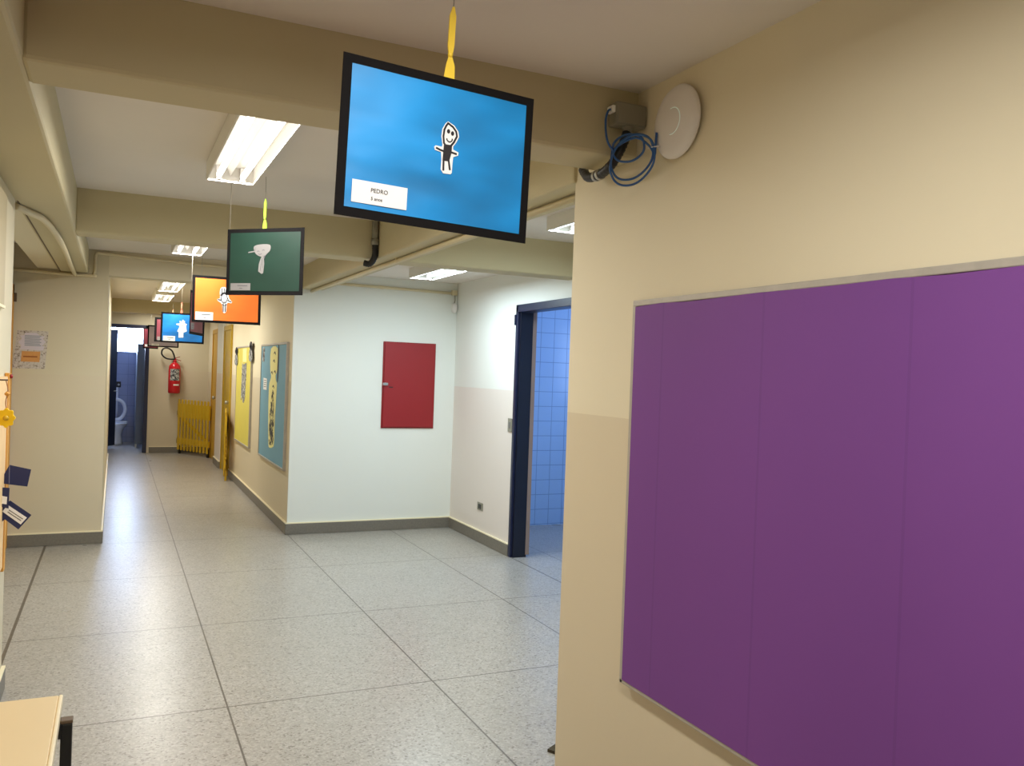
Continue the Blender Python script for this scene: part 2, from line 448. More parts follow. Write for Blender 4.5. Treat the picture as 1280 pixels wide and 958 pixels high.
# pier between the two yellow doors
m = MB(); m.box(1.45, 1.48, 13.33, 14.07, 0.109, 2.48); struct(m.build('trim_11', m_wall_rec))

# door of the right-hand bathroom: navy frame, dark reveal
d = sempty('door_1', (3.09, 6.1, 0))
def part(mb, name, mat, parent, bevel=0.0):
    o = mb.build(name, mat, None, bevel); o.parent = parent
    o.matrix_parent_inverse = Matrix.Translation(Vector(parent.location)).inverted(); return o
m = MB(); m.box(3.078, 3.215, DY1 - 0.03, DY1 + 0.012, 0, 2.148); m.box(3.078, 3.215, DY0 - 0.012, DY0 + 0.03, 0, 2.148); m.box(3.078, 3.215, DY0 - 0.012, DY1 + 0.012, 2.085, 2.148)
part(m, 'door_frame', m_navy, d, 0.004)
m = MB(); m.box(3.10, 3.222, DY1 - 0.05, DY1 - 0.031, 0, 2.085); part(m, 'door_reveal', m_navyjamb, d)
m = MB(); m.box(3.215, 3.25, DY1 - 0.052, DY1 - 0.02, 0.02, 2.1); part(m, 'tile_edge', m_tan, d)
m = MB(); m.box(3.068, 3.08, DY1 + 0.002, DY1 + 0.022, 1.975, 2.065); part(m, 'hinge', m_navy, d, 0.002)
# door at the end of the corridor, its leaf swung into the bathroom
d = sempty('door_2', (0.08, 15.75, 0))
m = MB(); m.box(0.455, 0.52, 15.73, 15.88, 0, 2.175); m.box(-0.38, -0.32, 15.73, 15.88, 0, 2.175); m.box(-0.38, 0.52, 15.73, 15.88, 2.115, 2.175)
part(m, 'door_frame', m_navy, d, 0.004)
m = MB(); ang = math.radians(64); T = Matrix.Translation((-0.32, 15.88, 0)) @ Matrix.Rotation(ang, 4, 'Z')
m.box(0, 0.80, 0, 0.035, 0.06, 2.10, T); part(m, 'door_leaf', m_navyjamb, d, 0.003)
m = MB(); m.tube([T @ Vector((0.72, -0.0, 1.02)), T @ Vector((0.72, -0.05, 1.02)), T @ Vector((0.62, -0.05, 1.02))], 0.009); part(m, 'door_handle', m_steel, d)
# the two yellow doors in the corridor's right wall
def flat_door(name, y0, y1, mf, ml):
    d = sempty(name, (1.48, (y0 + y1) / 2, 0))
    m = MB(); m.box(1.455, 1.482, y0, y0 + 0.06, 0, 2.12); m.box(1.455, 1.482, y1 - 0.06, y1, 0, 2.12); m.box(1.455, 1.482, y0 + 0.06, y1 - 0.06, 2.05, 2.12)
    part(m, 'door_frame', mf, d, 0.003)
    m = MB(); m.box(1.468, 1.482, y0 + 0.06, y1 - 0.06, 0.01, 2.05); part(m, 'door_leaf', ml, d)
    m = MB(); m.lathe([(0.022, 0), (0.022, 0.02), (0.028, 0.03), (0.02, 0.055)], 14, Matrix.Translation((1.468, y0 + 0.13, 1.02)) @ Matrix.Rotation(-PI / 2, 4, 'Y')); part(m, 'door_knob', m_steel, d)
flat_door('door_3', 12.40, 13.30, m_olive, m_olive)
flat_door('door_4', 14.14, 14.92, m_orangepaint, m_orangepaint)
# yellow door in the alcove wall, only the jamb shows past the left wall
d = sempty('door_5', (-0.8, 7.4, 0))
m = MB(); m.box(-0.80, -0.755, 7.87, 7.95, 0, 2.14); m.box(-0.80, -0.755, 6.95, 7.03, 0, 2.14); m.box(-0.80, -0.755, 6.95, 7.95, 2.06, 2.14); part(m, 'door_frame', m_orangetrim, d, 0.003)
m = MB(); m.box(-0.80, -0.775, 7.03, 7.87, 0.01, 2.06); part(m, 'door_leaf', m_olive, d)
m = MB(); m.box(-0.757, -0.735, 7.90, 7.93, 2.0, 2.07); part(m, 'hinge', m_brown, d)

# windows of the two bathrooms (bright daylight behind obscured glass)
wn = sempty('window_1', (0.1, 17.9, 1.72))
m = MB(); m.box(-0.42, 0.62, 17.93, 17.94, 1.72, 2.30); part(m, 'glass', m_glass, wn)
m = MB()
for x0 in (-0.42, 0.08, 0.60): m.box(x0, x0 + 0.02, 17.88, 17.925, 1.72, 2.30)
m.box(-0.42, 0.62, 17.88, 17.925, 1.72, 1.74); m.box(-0.42, 0.62, 17.88, 17.925, 2.28, 2.30); part(m, 'window_frame', m_white, wn)
wn = sempty('window_2', (5.3, 6.6, 1.3))
m_glass2 = emit('daylight_glass_blue', (0.46, 0.64, 1.0, 1), 6.0)
m = MB(); m.box(5.33, 5.34, 5.9, 7.4, 1.3, 2.2); part(m, 'glass', m_glass2, wn)
m = MB()
for y0 in (5.9, 6.64, 7.38): m.box(5.27, 5.325, y0, y0 + 0.02, 1.3, 2.2)
m.box(5.27, 5.325, 5.9, 7.4, 1.3, 1.32); m.box(5.27, 5.325, 5.9, 7.4, 2.18, 2.2); part(m, 'window_frame', m_white, wn)

# ------------------------------------------------------------------ ceiling lights
LG = 'twin-tube ceiling lights'
def ceiling_light(x, yfar, ztop, tube, label, length=1.28):
    t = thing('ceiling_light', label, 'ceiling light', (x, yfar - length / 2, ztop), group=LG)
    L = length / 2; W = 0.112; H = 0.085
    h = MB(); h.box(-W, W, -L, L, -0.012, 0.0)
    h.box(-W, -W + 0.006, -L, L, -H, -0.012); h.box(W - 0.006, W, -L, L, -H, -0.012)
    h.box(-W + 0.006, W - 0.006, -L, -L + 0.006, -H, -0.012); h.box(-W + 0.006, W - 0.006, L - 0.006, L, -H, -0.012)
    h.build('lamp_housing', m_housing, t)
    r = MB(); r.add([(-0.022, -L + 0.01, -0.013), (0.022, -L + 0.01, -0.013), (0, -L + 0.01, -0.055), (-0.022, L - 0.01, -0.013), (0.022, L - 0.01, -0.013), (0, L - 0.01, -0.055)],
            [(0, 1, 2), (5, 4, 3), (0, 2, 5, 3), (1, 4, 5, 2), (0, 3, 4, 1)])
    r.build('reflector_ridge', m_housing, t)
    for sx in (-0.055, 0.055):
        tb = MB(); tb.tube([(sx, -L + 0.035, -0.058), (sx, L - 0.035, -0.058)], 0.0135, 10); tb.build('fluorescent_tube', tube, t)
        ld = bpy.data.lights.new('fluorescent_light', 'AREA'); ld.shape = 'RECTANGLE'; ld.size = 0.078; ld.size_y = length - 0.02
        ld.energy = tube['power'] * length / 1.28; ld.color = tuple(tube['tint'])
        lo = bpy.data.objects.new('fluorescent_light', ld); COL.objects.link(lo); lo.parent = t; lo.location = (sx * 0.95, 0, -0.0755)
        for e in (-L + 0.02, L - 0.02):
            s = MB(); s.box(sx - 0.012, sx + 0.012, e - 0.010, e + 0.010, -0.078, -0.013); s.build('lamp_holder', m_white, t)
    return t
ceiling_light(0.483, 4.36, 2.525, m_t_hall, 'nearest twin-tube ceiling light, large and glowing behind the first beam')
ceiling_light(0.478, 7.08, 2.48, m_t_hall, 'twin-tube ceiling light just before the corridor lintel, above the orange card')
ceiling_light(0.54, 10.9, 2.48, m_t_corr, 'twin-tube corridor light just beyond the lintel, nearer of the two there')
ceiling_light(0.54, 12.72, 2.48, m_t_corr, 'farthest twin-tube corridor light, in front of the last beam')
ceiling_light(2.40, 7.08, 2.445, m_t_cool, 'twin-tube ceiling light in the white recess above the red cabinet door')
ceiling_light(2.49, 4.66, 2.53, m_t_cool, 'ceiling light half hidden behind the end of the purple board wall')
ceiling_light(0.50, 1.35, 2.50, m_t_warm, 'twin-tube ceiling light in the near bay, overhead beside the purple board')
ceiling_light(0.6, 15.35, 2.48, m_t_corr, 'ceiling light beyond the last beam, lighting the end wall', 0.68)

# ------------------------------------------------------------------ hanging drawings
DG = 'framed child drawings hanging from the ceiling'
def card(loc, rotz, roll, w, h, mat_sheet, label, border=0.02, tilt=0):
    t = thing('hanging_drawing', label, 'drawing', loc, (tilt, roll, rotz), DG)
    b = MB(); b.prism([(-w/2, 0), (w/2, 0), (w/2, -h), (-w/2, -h)], -0.002, 0.0, FY); b.build('card_border', m_black, t)
    s = MB()
    nx, nz = 14, 10; W = w - 2 * border; H = h - 2 * border
    vs = []; fs = []
    for j in range(nz + 1):
        for i in range(nx + 1):
            u = -W/2 + W * i / nx; v = -border - H * j / nz
            vs.append((u, -0.0012 - 0.0005 * math.sin(i * 1.3 + j * 0.7), v))
    for j in range(nz):
        for i in range(nx):
            a = j * (nx + 1) + i; fs.append((a, a + nx + 1, a + nx + 2, a + 1))
    s.add(vs, fs, True); s.build('coloured_sheet', mat_sheet, t)
    return t
def cutout(t, outline, mat=m_paper, z=0.003, name='figure_cutout', parent=None):
    m = MB(); m.prism(outline, z - 0.0008, z, FY); return m.build(name, mat, parent or t)
def ink(parent, polys, mat=m_ink, z=0.0036, name='ink_drawing'):
    m = MB()
    for k, p in enumerate(polys): m.prism(p, z - 0.0004, z + 0.00008 * (k % 5), FY)
    return m.build(name, mat, parent)
def ribbon(t, x, zs, mat, w0=0.012, kind='ribbon'):
    """loop of ribbon standing on the card's top edge, knotted in the middle"""
    z0, zk, z1 = zs
    m = MB()
    m.prism([(x - 0.013, -0.002), (x + 0.013, -0.002), (x + 0.012, zk * 0.55), (x + 0.003, zk), (x - 0.003, zk), (x - 0.009, zk * 0.55)], -0.004, -0.002, FY)
    m.prism([(x - 0.0045, zk), (x + 0.0045, zk), (x + 0.0075, zk + 0.02), (x + 0.008, z1 - 0.02), (x + 0.003, z1), (x - 0.001, z1), (x - 0.007, z1 - 0.02), (x - 0.0075, zk + 0.02)], -0.005, -0.001, FY)
    m.lathe([(0.001, -0.006), (0.006, -0.003), (0.006, 0.003), (0.001, 0.006)], 8, Matrix.Translation((x, 0.003, zk)))
    return m.build(kind, mat, t)
def string(t, x, z0, z1):
    m = MB(); m.tube([(x, 0.003, z0), (x, 0.003, z1)], 0.0012, 6); return m.build('string', m_string, t)
def nametag(t, x0, x1, z0, z1, mat=m_paper, lines=True):
    n = cutout(t, [(x0, z0), (x1, z0), (x1, z1), (x0, z1)], mat, name='name_tag')
    if lines:
        w = x1 - x0; h = z1 - z0
        ink(n, [[(x0 + w * .35, z0 + h * .62), (x0 + w * .85, z0 + h * .62), (x0 + w * .85, z0 + h * .72), (x0 + w * .35, z0 + h * .72)],
                [(x0 + w * .45, z0 + h * .26), (x0 + w * .6, z0 + h * .26), (x0 + w * .6, z0 + h * .34), (x0 + w * .45, z0 + h * .34)]], m_greyink, name='lettering')
    return n

# nearest: blue sheet with the smiling stick figure
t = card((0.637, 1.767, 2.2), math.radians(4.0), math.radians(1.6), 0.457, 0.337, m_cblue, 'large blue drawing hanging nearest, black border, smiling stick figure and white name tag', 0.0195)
fc = cutout(t, [(0.0136, -0.0964), (0.0297, -0.1029), (0.0398, -0.1141), (0.0424, -0.1251), (0.0361, -0.1397), (0.0294, -0.1493), (0.0299, -0.1558), (0.0432, -0.1599), (0.0427, -0.1667), (0.0311, -0.1723), (0.0302, -0.1857), (0.0299, -0.2075), (0.0270, -0.2110), (0.0092, -0.2118), (0.0029, -0.2041), (0.0032, -0.1825), (0.0012, -0.1664), (-0.0135, -0.1643), (-0.0158, -0.1581), (-0.0124, -0.1542), (0.0022, -0.1546), (0.0036, -0.1494), (-0.0003, -0.1321), (0.0012, -0.1153), (0.0076, -0.1025)])
head = [(0.0139, -0.1005), (0.0263, -0.1069), (0.0343, -0.1152), (0.0369, -0.1254), (0.0305, -0.1391), (0.0238, -0.1487), (0.012, -0.151), (0.0066, -0.1455), (0.0045, -0.1311), (0.0058, -0.116), (0.0097, -0.107)]
hc = (0.019, -0.127)
polys = []
for i in range(len(head)):
    polys.append(stroke([head[i], head[(i + 1) % len(head)]], 0.0042))
polys += [ellipse(0.0160, -0.1181, 0.0038, 0.0049), ellipse(0.0258, -0.1210, 0.0038, 0.0050),
          stroke(sm2([(0.0132, -0.1351), (0.0158, -0.1396), (0.0204, -0.1408), (0.0248, -0.1378), (0.0254, -0.1335)])[:17], 0.0027),
          [(0.0069, -0.1480), (0.0262, -0.1470), (0.0262, -0.1633), (0.0216, -0.1835), (0.0056, -0.1844), (0.0062, -0.167)],
          stroke([(0.0085, -0.1637), (-0.0019, -0.162), (-0.0102, -0.1595)], 0.0042), stroke([(0.0238, -0.1625), (0.0379, -0.1643)], 0.0042),
          stroke([(0.0082, -0.1832), (0.009, -0.2047)], 0.0044), stroke([(0.0202, -0.181), (0.0243, -0.201)], 0.0044)]
ink(fc, polys)
nt_ = nametag(t, -0.1947, -0.0715, -0.3058, -0.2585, lines=False)
text_mesh('PEDRO', 0.0122, 'lettering', m_ink, nt_, (-0.1540, -0.0035, -0.2800))
text_mesh('5 anos', 0.0098, 'lettering', m_ink, nt_, (-0.1527, -0.0035, -0.2965))
ribbon(t, 0.012, (0, 0.052, 0.158), m_ribyel)
string(t, 0.013, 0.155, 0.30)

# green sheet, turned 45 degrees, in shade, put into its grey paper colour
t = card((0.668, 4.427, 2.246), math.radians(-44), 0, 0.455, 0.337, m_cgreen, 'dark green drawing turned sideways, hanging second nearest, mushroom-shaped figure painted shade-grey', 0.02)
hd = sm2([(-0.064, -0.092), (-0.029, -0.081), (0.030, -0.083), (0.034, -0.110), (0.015, -0.1285), (-0.0015, -0.1424), (-0.0308, -0.1399), (-0.0556, -0.1232)], 3)
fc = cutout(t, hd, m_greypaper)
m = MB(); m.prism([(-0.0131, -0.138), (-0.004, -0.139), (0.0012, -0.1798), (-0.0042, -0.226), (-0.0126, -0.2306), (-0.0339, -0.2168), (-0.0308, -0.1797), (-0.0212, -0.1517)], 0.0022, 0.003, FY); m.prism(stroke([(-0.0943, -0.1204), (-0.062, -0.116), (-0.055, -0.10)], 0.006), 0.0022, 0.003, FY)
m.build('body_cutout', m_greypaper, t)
ink(fc, [stroke([(-0.043, -0.118), (-0.037, -0.113), (-0.030, -0.117)], 0.003), stroke([(-0.012, -0.112), (-0.006, -0.107), (0.0, -0.111)], 0.003), stroke([(-0.035, -0.128), (-0.026, -0.132), (-0.016, -0.127)], 0.003),
         stroke([(0.0, -0.142), (0.004, -0.136), (0.0, -0.15)], 0.007), stroke([(-0.012, -0.15), (-0.018, -0.19), (-0.022, -0.215)], 0.0022), stroke([(-0.006, -0.16), (-0.008, -0.2)], 0.002)], m_greyink)
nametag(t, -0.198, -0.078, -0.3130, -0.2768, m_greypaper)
ribbon(t, -0.008, (0, 0.05, 0.15), m_ribgreen)
string(t, -0.008, 0.148, 0.262); string(t, -0.217, 0.0, 0.262)

# orange sheet facing the viewer
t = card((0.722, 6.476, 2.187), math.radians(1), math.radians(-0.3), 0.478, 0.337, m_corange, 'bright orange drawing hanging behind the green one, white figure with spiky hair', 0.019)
fc = cutout(t, sm2([(-0.052, -0.118), (-0.046, -0.082), (-0.020, -0.073), (-0.004, -0.085), (0.006, -0.12), (0.014, -0.155), (0.034, -0.175), (0.028, -0.188), (0.006, -0.184), (-0.002, -0.205), (-0.005, -0.25), (-0.018, -0.262), (-0.03, -0.25), (-0.033, -0.207), (-0.048, -0.185), (-0.066, -0.175), (-0.066, -0.162), (-0.05, -0.155)], 2))
oh = ellipse(-0.0205, -0.156, 0.021, 0.034, 14)
ink(fc, [stroke([oh[i], oh[(i + 1) % 14]], 0.0055) for i in range(14)] + [stroke([(-0.0372, -0.1163), (-0.038, -0.0836)], 0.006), stroke([(-0.029, -0.112), (-0.029, -0.086)], 0.003), stroke([(-0.0217, -0.1097), (-0.0197, -0.0823)], 0.006), stroke([(-0.012, -0.113), (-0.008, -0.088)], 0.006),
         stroke([(-0.044, -0.135), (-0.034, -0.119), (-0.018, -0.116), (-0.005, -0.122)], 0.011), stroke([(-0.0622, -0.1672), (-0.0444, -0.1696)], 0.009), stroke([(0.006, -0.168), (0.014, -0.174), (0.0273, -0.1774)], 0.009),
         stroke([(-0.0265, -0.195), (-0.0255, -0.2524)], 0.007), stroke([(-0.0098, -0.195), (-0.0119, -0.2516)], 0.007), stroke([(-0.028, -0.178), (-0.02, -0.184), (-0.012, -0.177)], 0.004), stroke([(-0.036, -0.2), (-0.018, -0.208), (0.0, -0.198)], 0.005), stroke([(0.004, -0.15), (0.008, -0.165)], 0.004)])
nametag(t, -0.2148, -0.0943, -0.3190, -0.2615)
string(t, 0.0, 0.0, 0.30)

# maroon sheet, turned nearly edge-on behind the orange one
t = card((0.574, 7.15, 2.115), math.radians(73), 0, 0.46, 0.337, m_cmaroon, 'maroon drawing turned nearly edge-on, half hidden behind the orange one', 0.02)
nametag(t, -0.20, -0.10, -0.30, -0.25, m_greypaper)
string(t, -0.19, 0.0, 0.29); string(t, 0.14, 0.0, 0.36)
# second blue sheet
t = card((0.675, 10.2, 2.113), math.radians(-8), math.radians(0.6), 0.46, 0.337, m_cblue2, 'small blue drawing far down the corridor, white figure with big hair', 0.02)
fc = cutout(t, [(0.0009, -0.0712), (0.010, -0.095), (0.020, -0.082), (0.0227, -0.115), (0.044, -0.120), (0.035, -0.145), (0.0455, -0.2014), (0.0107, -0.2191), (0.0115, -0.2738), (-0.0389, -0.2766), (-0.0397, -0.2142), (-0.0552, -0.2074), (-0.0292, -0.1456), (-0.068, -0.1325), (-0.068, -0.1225), (-0.030, -0.118), (-0.035, -0.085), (-0.015, -0.098)])
ink(fc, [stroke([(-0.012, -0.112), (-0.012, -0.12)], 0.006), stroke([(0.006, -0.112), (0.006, -0.12)], 0.006), stroke([(-0.012, -0.14), (0.0, -0.146), (0.01, -0.14)], 0.004)], m_greyink, name='face_drawing')
nametag(t, -0.1996, -0.0738, -0.3190, -0.2625)
ribbon(t, -0.02, (0, 0.05, 0.12), m_ribred); string(t, -0.02, 0.118, 0.36)
# second maroon
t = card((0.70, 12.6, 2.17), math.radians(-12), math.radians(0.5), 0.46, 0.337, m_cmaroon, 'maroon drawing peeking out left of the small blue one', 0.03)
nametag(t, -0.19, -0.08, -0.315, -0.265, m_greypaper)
ribbon(t, 0.0, (0, 0.05, 0.12), m_ribor); string(t, 0.0, 0.118, 0.30)
# grey, far
t = card((0.675, 14.45, 2.13), math.radians(6), 0, 0.46, 0.337, m_cgrey, 'grey-purple drawing far off, under the left edge of the maroon one', 0.02)
nametag(t, -0.17, -0.06, -0.318, -0.285)
string(t, 0.0, 0.0, 0.34)
t = card((0.52, 15.2, 2.11), math.radians(45), 0, 0.34, 0.337, m_cmaroon, 'farthest drawing, maroon, hanging in front of the end bathroom door', 0.02)
nametag(t, -0.13, -0.03, -0.305, -0.27)
string(t, 0.0, 0.0, 0.37)

# ------------------------------------------------------------------ purple notice board
t = thing('notice_board', 'large notice board covered in purple paper with worn grey frame', 'notice board', (1.55, 0.5, 0.57))
BX = 1.522; Y0, Y1, Z0, Z1 = -1.1, 2.333, 0.569, 1.80
def lb(*b):  # local box of the board
    m = MB(); m.box(*b); m.v = [(x - 1.55, y - 0.5, z - 0.57) for x, y, z in m.v]; return m
lb(BX + 0.003, 1.55, Y0, Y1, Z0, Z1).build('backing_panel', m_alu, t)
# purple paper slightly uneven at the top edge
m = MB(); e = []
yy = Y1 - 0.012
e.append((yy, Z0 + 0.006)); e.append((yy, Z1 - 0.016))
for k in range(1, 24):
    y = yy - k * (yy - Y0) / 24; e.append((y, Z1 - 0.014 + 0.0025 * math.sin(k * 2.1) + (0.003 if k % 5 == 0 else 0)))
e.append((Y0 + 0.01, Z1 - 0.016)); e.append((Y0 + 0.01, Z0 + 0.006))
m.prism(e, BX - 0.0055, BX + 0.0035, lambda u, v, w: (w - 1.55, u - 0.5, v - 0.57)); m.build('purple_paper', m_purple, t)
lb(BX - 0.004, 1.545, Y0, Y1 + 0.006, Z1 - 0.014, Z1 + 0.005).build('frame_strip', m_alu, t, 0.003)
lb(BX - 0.003, 1.545, Y0, Y1 + 0.006, Z0 - 0.008, Z0 + 0.006).build('frame_strip', m_alu, t, 0.003)
lb(BX - 0.003, 1.545, Y1 - 0.012, Y1 + 0.008, Z0 - 0.008, Z1 + 0.006).build('frame_strip', m_alu, t, 0.003)

# ------------------------------------------------------------------ access point
t = thing('wireless_access_point', 'round white wireless access point mounted high on the cream wall', 'access point', (1.55, 2.15, 2.34), (0, -PI / 2, 0))
m = MB(); m.lathe([(0.085, 0.0), (0.09, 0.012), (0.09, 0.014)], 40); m.build('mounting_plate', m_grey, t)
m = MB(); m.lathe([(0.104, 0.010), (0.111, 0.016), (0.112, 0.022), (0.104, 0.031), (0.085, 0.036), (0.05, 0.0385), (0.02, 0.039), (0.0005, 0.039)], 48); m.build('cover', m_white, t)
m = MB(); m.tube([(0.040 * math.cos(q), 0.040 * math.sin(q), 0.0386) for q in [math.radians(a) for a in range(165, 378, 8)]], 0.0014, 6); m.build('status_light_ring', m_led, t)

# junction box, flexible conduit and cable coil in the corner by the beam
t = thing('junction_box', 'small grey junction box in the corner under the ceiling', 'junction box', (1.49, 2.372, 2.405))
m = MB(); m.box(-0.055, 0.059, -0.024, 0.027, -0.035, 0.040); m.build('housing', m_grey, t, 0.006)
m = MB(); m.box(-0.052, 0.056, -0.030, -0.023, -0.031, 0.036); m.build('lid', m_grey, t, 0.003)
m = MB(); m.box(-0.066, -0.054, -0.018, 0.018, 0.004, 0.026); m.build('cable_socket', m_paper, t, 0.002)
m = MB(); m.lathe([(0.016, -0.062), (0.016, -0.04), (0.02, -0.039), (0.02, -0.034)], 16, Matrix.Translation((0.0, -0.006, 0))); m.build('conduit_gland', m_grey, t)

def corrugated(path, r):
    P = smooth_path(path, 10); out = MB(); rr = [r * (1.0 + 0.09 * math.sin(i * 2.4)) for i in range(len(P))]
    out.tube(P, rr, 12); return out
t = thing('flexible_conduit', 'black flexible conduit curving down from the grey junction box under the beam', 'conduit', (1.51, 2.42, 2.35))
def off(mb, o): mb.v = [(x - o[0], y - o[1], z - o[2]) for x, y, z in mb.v]; return mb
off(corrugated([(1.490, 2.366, 2.355), (1.478, 2.362, 2.325), (1.462, 2.372, 2.28), (1.452, 2.40, 2.248), (1.455, 2.46, 2.234), (1.464, 2.53, 2.238), (1.480, 2.60, 2.254), (1.50, 2.67, 2.296)], 0.0155), (1.51, 2.42, 2.35)).build('hose', m_blackrub, t)
for k, y in enumerate((2.475, 2.505)):
    m = MB(); m.tube([(1.4565 + .004 * k, y - 0.006, 2.2345 + 0.0012 * k), (1.4580 + .004 * k, y + 0.006, 2.235 + 0.0014 * k)], 0.019, 14); off(m, (1.51, 2.42, 2.35)).build('clamp', m_steel, t)
t = thing('cable_coil', 'coil of blue network cable hanging from the junction box beside the access point', 'cable', (1.505, 2.35, 2.26))
def cp(u, z, d=0.0): return (1.462 + 0.042 * u, 2.298 - 0.066 * u - d, z)   # the coil hangs askew to the wall, clear of the beam
path = [(1.425, 2.368, 2.419), (1.412, 2.362, 2.41), (1.402, 2.358, 2.38), (1.403, 2.356, 2.34), (1.412, 2.354, 2.305), (1.43, 2.344, 2.275)]
for k, (cu, cz, ru, rz, tl) in enumerate([(-0.12, 2.285, 0.72, 0.044, 0.0), (0.02, 2.254, 0.93, 0.070, 0.012), (0.0, 2.243, 0.98, 0.078, 0.012)]):
    for j in range(20):
        a = math.radians(185) + 2 * PI * j / 20
        u, v = ru * math.cos(a), rz * math.sin(a)
        path.append(cp(cu + u, cz + v + tl * u, 0.005 * k + 0.002 * math.sin(j * 1.7)))
path += [cp(-0.7, 2.29), cp(0.2, 2.315), cp(0.85, 2.28), cp(1.05, 2.25), cp(1.08, 2.29), cp(1.10, 2.322)]
m = MB(); m.tube(smooth_path(path, 3), 0.0036, 7); off(m, (1.505, 2.35, 2.26)).build('cable', m_bluecable, t)
m = MB(); m.tube([cp(0.80, 2.277, 0.012), cp(1.16, 2.277, 0.012), cp(1.16, 2.277, -0.008), cp(0.80, 2.277, -0.008)], 0.0022, 6); off(m, (1.505, 2.35, 2.26)).build('cable_tie', m_white, t)

# second flexible conduit on the far beam, and rigid conduits
t = thing('flexible_conduit', 'black flexible conduit bending under the second beam behind the blue drawing', 'conduit', (1.515, 5.42, 2.4))
m = MB(); m.tube([(1.512, 5.415, 2.52), (1.512, 5.415, 2.40)], 0.021, 14); off(m, (1.515, 5.42, 2.4)).build('rigid_pipe', m_grey, t)
m = MB(); m.tube([(1.512, 5.415, 2.405), (1.512, 5.415, 2.365)], 0.027, 14); off(m, (1.515, 5.42, 2.4)).build('coupling', m_grey, t)
off(corrugated([(1.512, 5.415, 2.375), (1.515, 5.413, 2.32), (1.508, 5.417, 2.275), (1.49, 5.45, 2.245), (1.46, 5.47, 2.25)], 0.02), (1.515, 5.42, 2.4)).build('hose', m_blackrub, t)

def pipe(name, pts, r, mat, label, cat='conduit', clips=(), bend=0):
    P = smooth_path(pts, bend) if bend else pts
    o = Vector(pts[0]); t = thing(name, label, cat, tuple(o))
    m = MB(); m.tube(P, r, 10); off(m, o).build('pipe', mat, t)
    for c in clips:
        m = MB(); m.box(c[0] - 0.018, c[0] + 0.018, c[1] - 0.008, c[1] + 0.008, c[2] - 0.016, c[2] + 0.016); off(m, o).build('clip', mat, t, 0.003)
    return t
pipe('conduit_pipe', [(1.635, 2.82, 2.262), (1.635, 7.955, 2.262)], 0.0145, m_pvc, 'painted cream conduit running along the underside of the long right beam', clips=[(1.635, 3.9, 2.268), (1.635, 5.3, 2.268), (1.635, 6.9, 2.268)])
pipe('conduit_pipe', [(1.60, 7.955, 2.355), (3.05, 7.955, 2.345)], 0.0135, m_pvc, 'cream conduit along the top of the white recess wall', clips=[(2.3, 7.957, 2.35)])
pipe('conduit_pipe', [(-0.795, 7.952, 2.262), (-0.22, 7.952, 2.255), (-0.18, 7.952, 2.275), (-0.172, 7.952, 2.32), (-0.172, 7.952, 2.43), (-0.15, 7.952, 2.452), (-0.10, 7.952, 2.45), (0.6, 7.952, 2.425), (1.47, 7.952, 2.40)], 0.013, m_pvc, 'cream conduit stepping around the left beam above the pillar wall', bend=6)
pipe('conduit_pipe', [(-0.445, 4.62, 2.262), (-0.40, 4.76, 2.258), (-0.352, 4.95, 2.258), (-0.325, 5.5, 2.258), (-0.318, 6.3, 2.258), (-0.325, 7.2, 2.258), (-0.325, 7.94, 2.258)], 0.0165, m_pvc, 'bent cream conduit under the left beam beyond the near wall', bend=6)

# motion sensor in the recess corner
t = thing('wall_sensor', 'small white sensor hanging from the conduit in the recess corner', 'sensor', (3.05, 7.965, 2.2))
m = MB(); m.box(-0.03, 0.03, -0.028, 0.0, 0.125, 0.175); m.build('junction_cap', m_pvc, t, 0.004)
m = MB(); m.tube([(0.008, -0.012, 0.128), (0.012, -0.012, 0.08), (0.0, -0.018, 0.04)], 0.004, 8); m.build('lead', m_grey, t)
m = MB(); m.lathe([(0.012, -0.05), (0.026, -0.042), (0.03, -0.01), (0.029, 0.03), (0.02, 0.044), (0.006, 0.046)], 18, Matrix.Translation((0, -0.03, 0))); m.build('sensor_body', m_white, t)

# ------------------------------------------------------------------ red cabinet door
t = thing('hydrant_cabinet', 'flat red cabinet door set in the white recess wall', 'cabinet', (2.61, 7.97, 1.0))
m = MB(); m.box(-0.268, 0.268, -0.012, 0.0, -0.008, 0.832); m.build('frame', m_red, t, 0.003)
m = MB(); m.box(-0.256, 0.256, -0.026, -0.013, 0.004, 0.82); m.build('door', m_red, t, 0.003)
m = MB(); m.lathe([(0.014, 0), (0.014, 0.016), (0.01, 0.022)], 16, Matrix.Translation((-0.244, -0.026, 0.42)) @ Matrix.Rotation(PI / 2, 4, 'X')); m.box(-0.272, -0.222, -0.054, -0.044, 0.408, 0.432); m.build('latch', m_steel, t, 0.002)
m = MB(); m.box(-0.205, -0.165, -0.0275, -0.0255, 0.385, 0.395); m.build('keyhole_slot', m_blackrub, t)

# light switch and outlet by the blue door
t = thing('light_switch', 'small grey light switch plate beside the blue door frame', 'light switch', (3.09, 6.605, 1.12), (0, 0, 0))
m = MB(); m.box(-0.008, 0, -0.04, 0.04, -0.058, 0.058); m.build('plate', m_grey, t, 0.003)
m = MB(); m.box(-0.013, -0.008, -0.014, 0.014, -0.026, 0.026); m.build('rocker', m_greypaper, t, 0.002)
t = thing('power_outlet', 'small grey power outlet low on the wall near the skirting', 'outlet', (3.09, 7.195, 0.327))
m = MB(); m.box(-0.007, 0, -0.062, 0.062, -0.036, 0.036); m.build('plate', m_grey, t, 0.003)
m = MB(); m.box(-0.010, -0.006, -0.034, 0.034, -0.022, 0.022); m.build('socket_face', m_darksteel, t, 0.002)

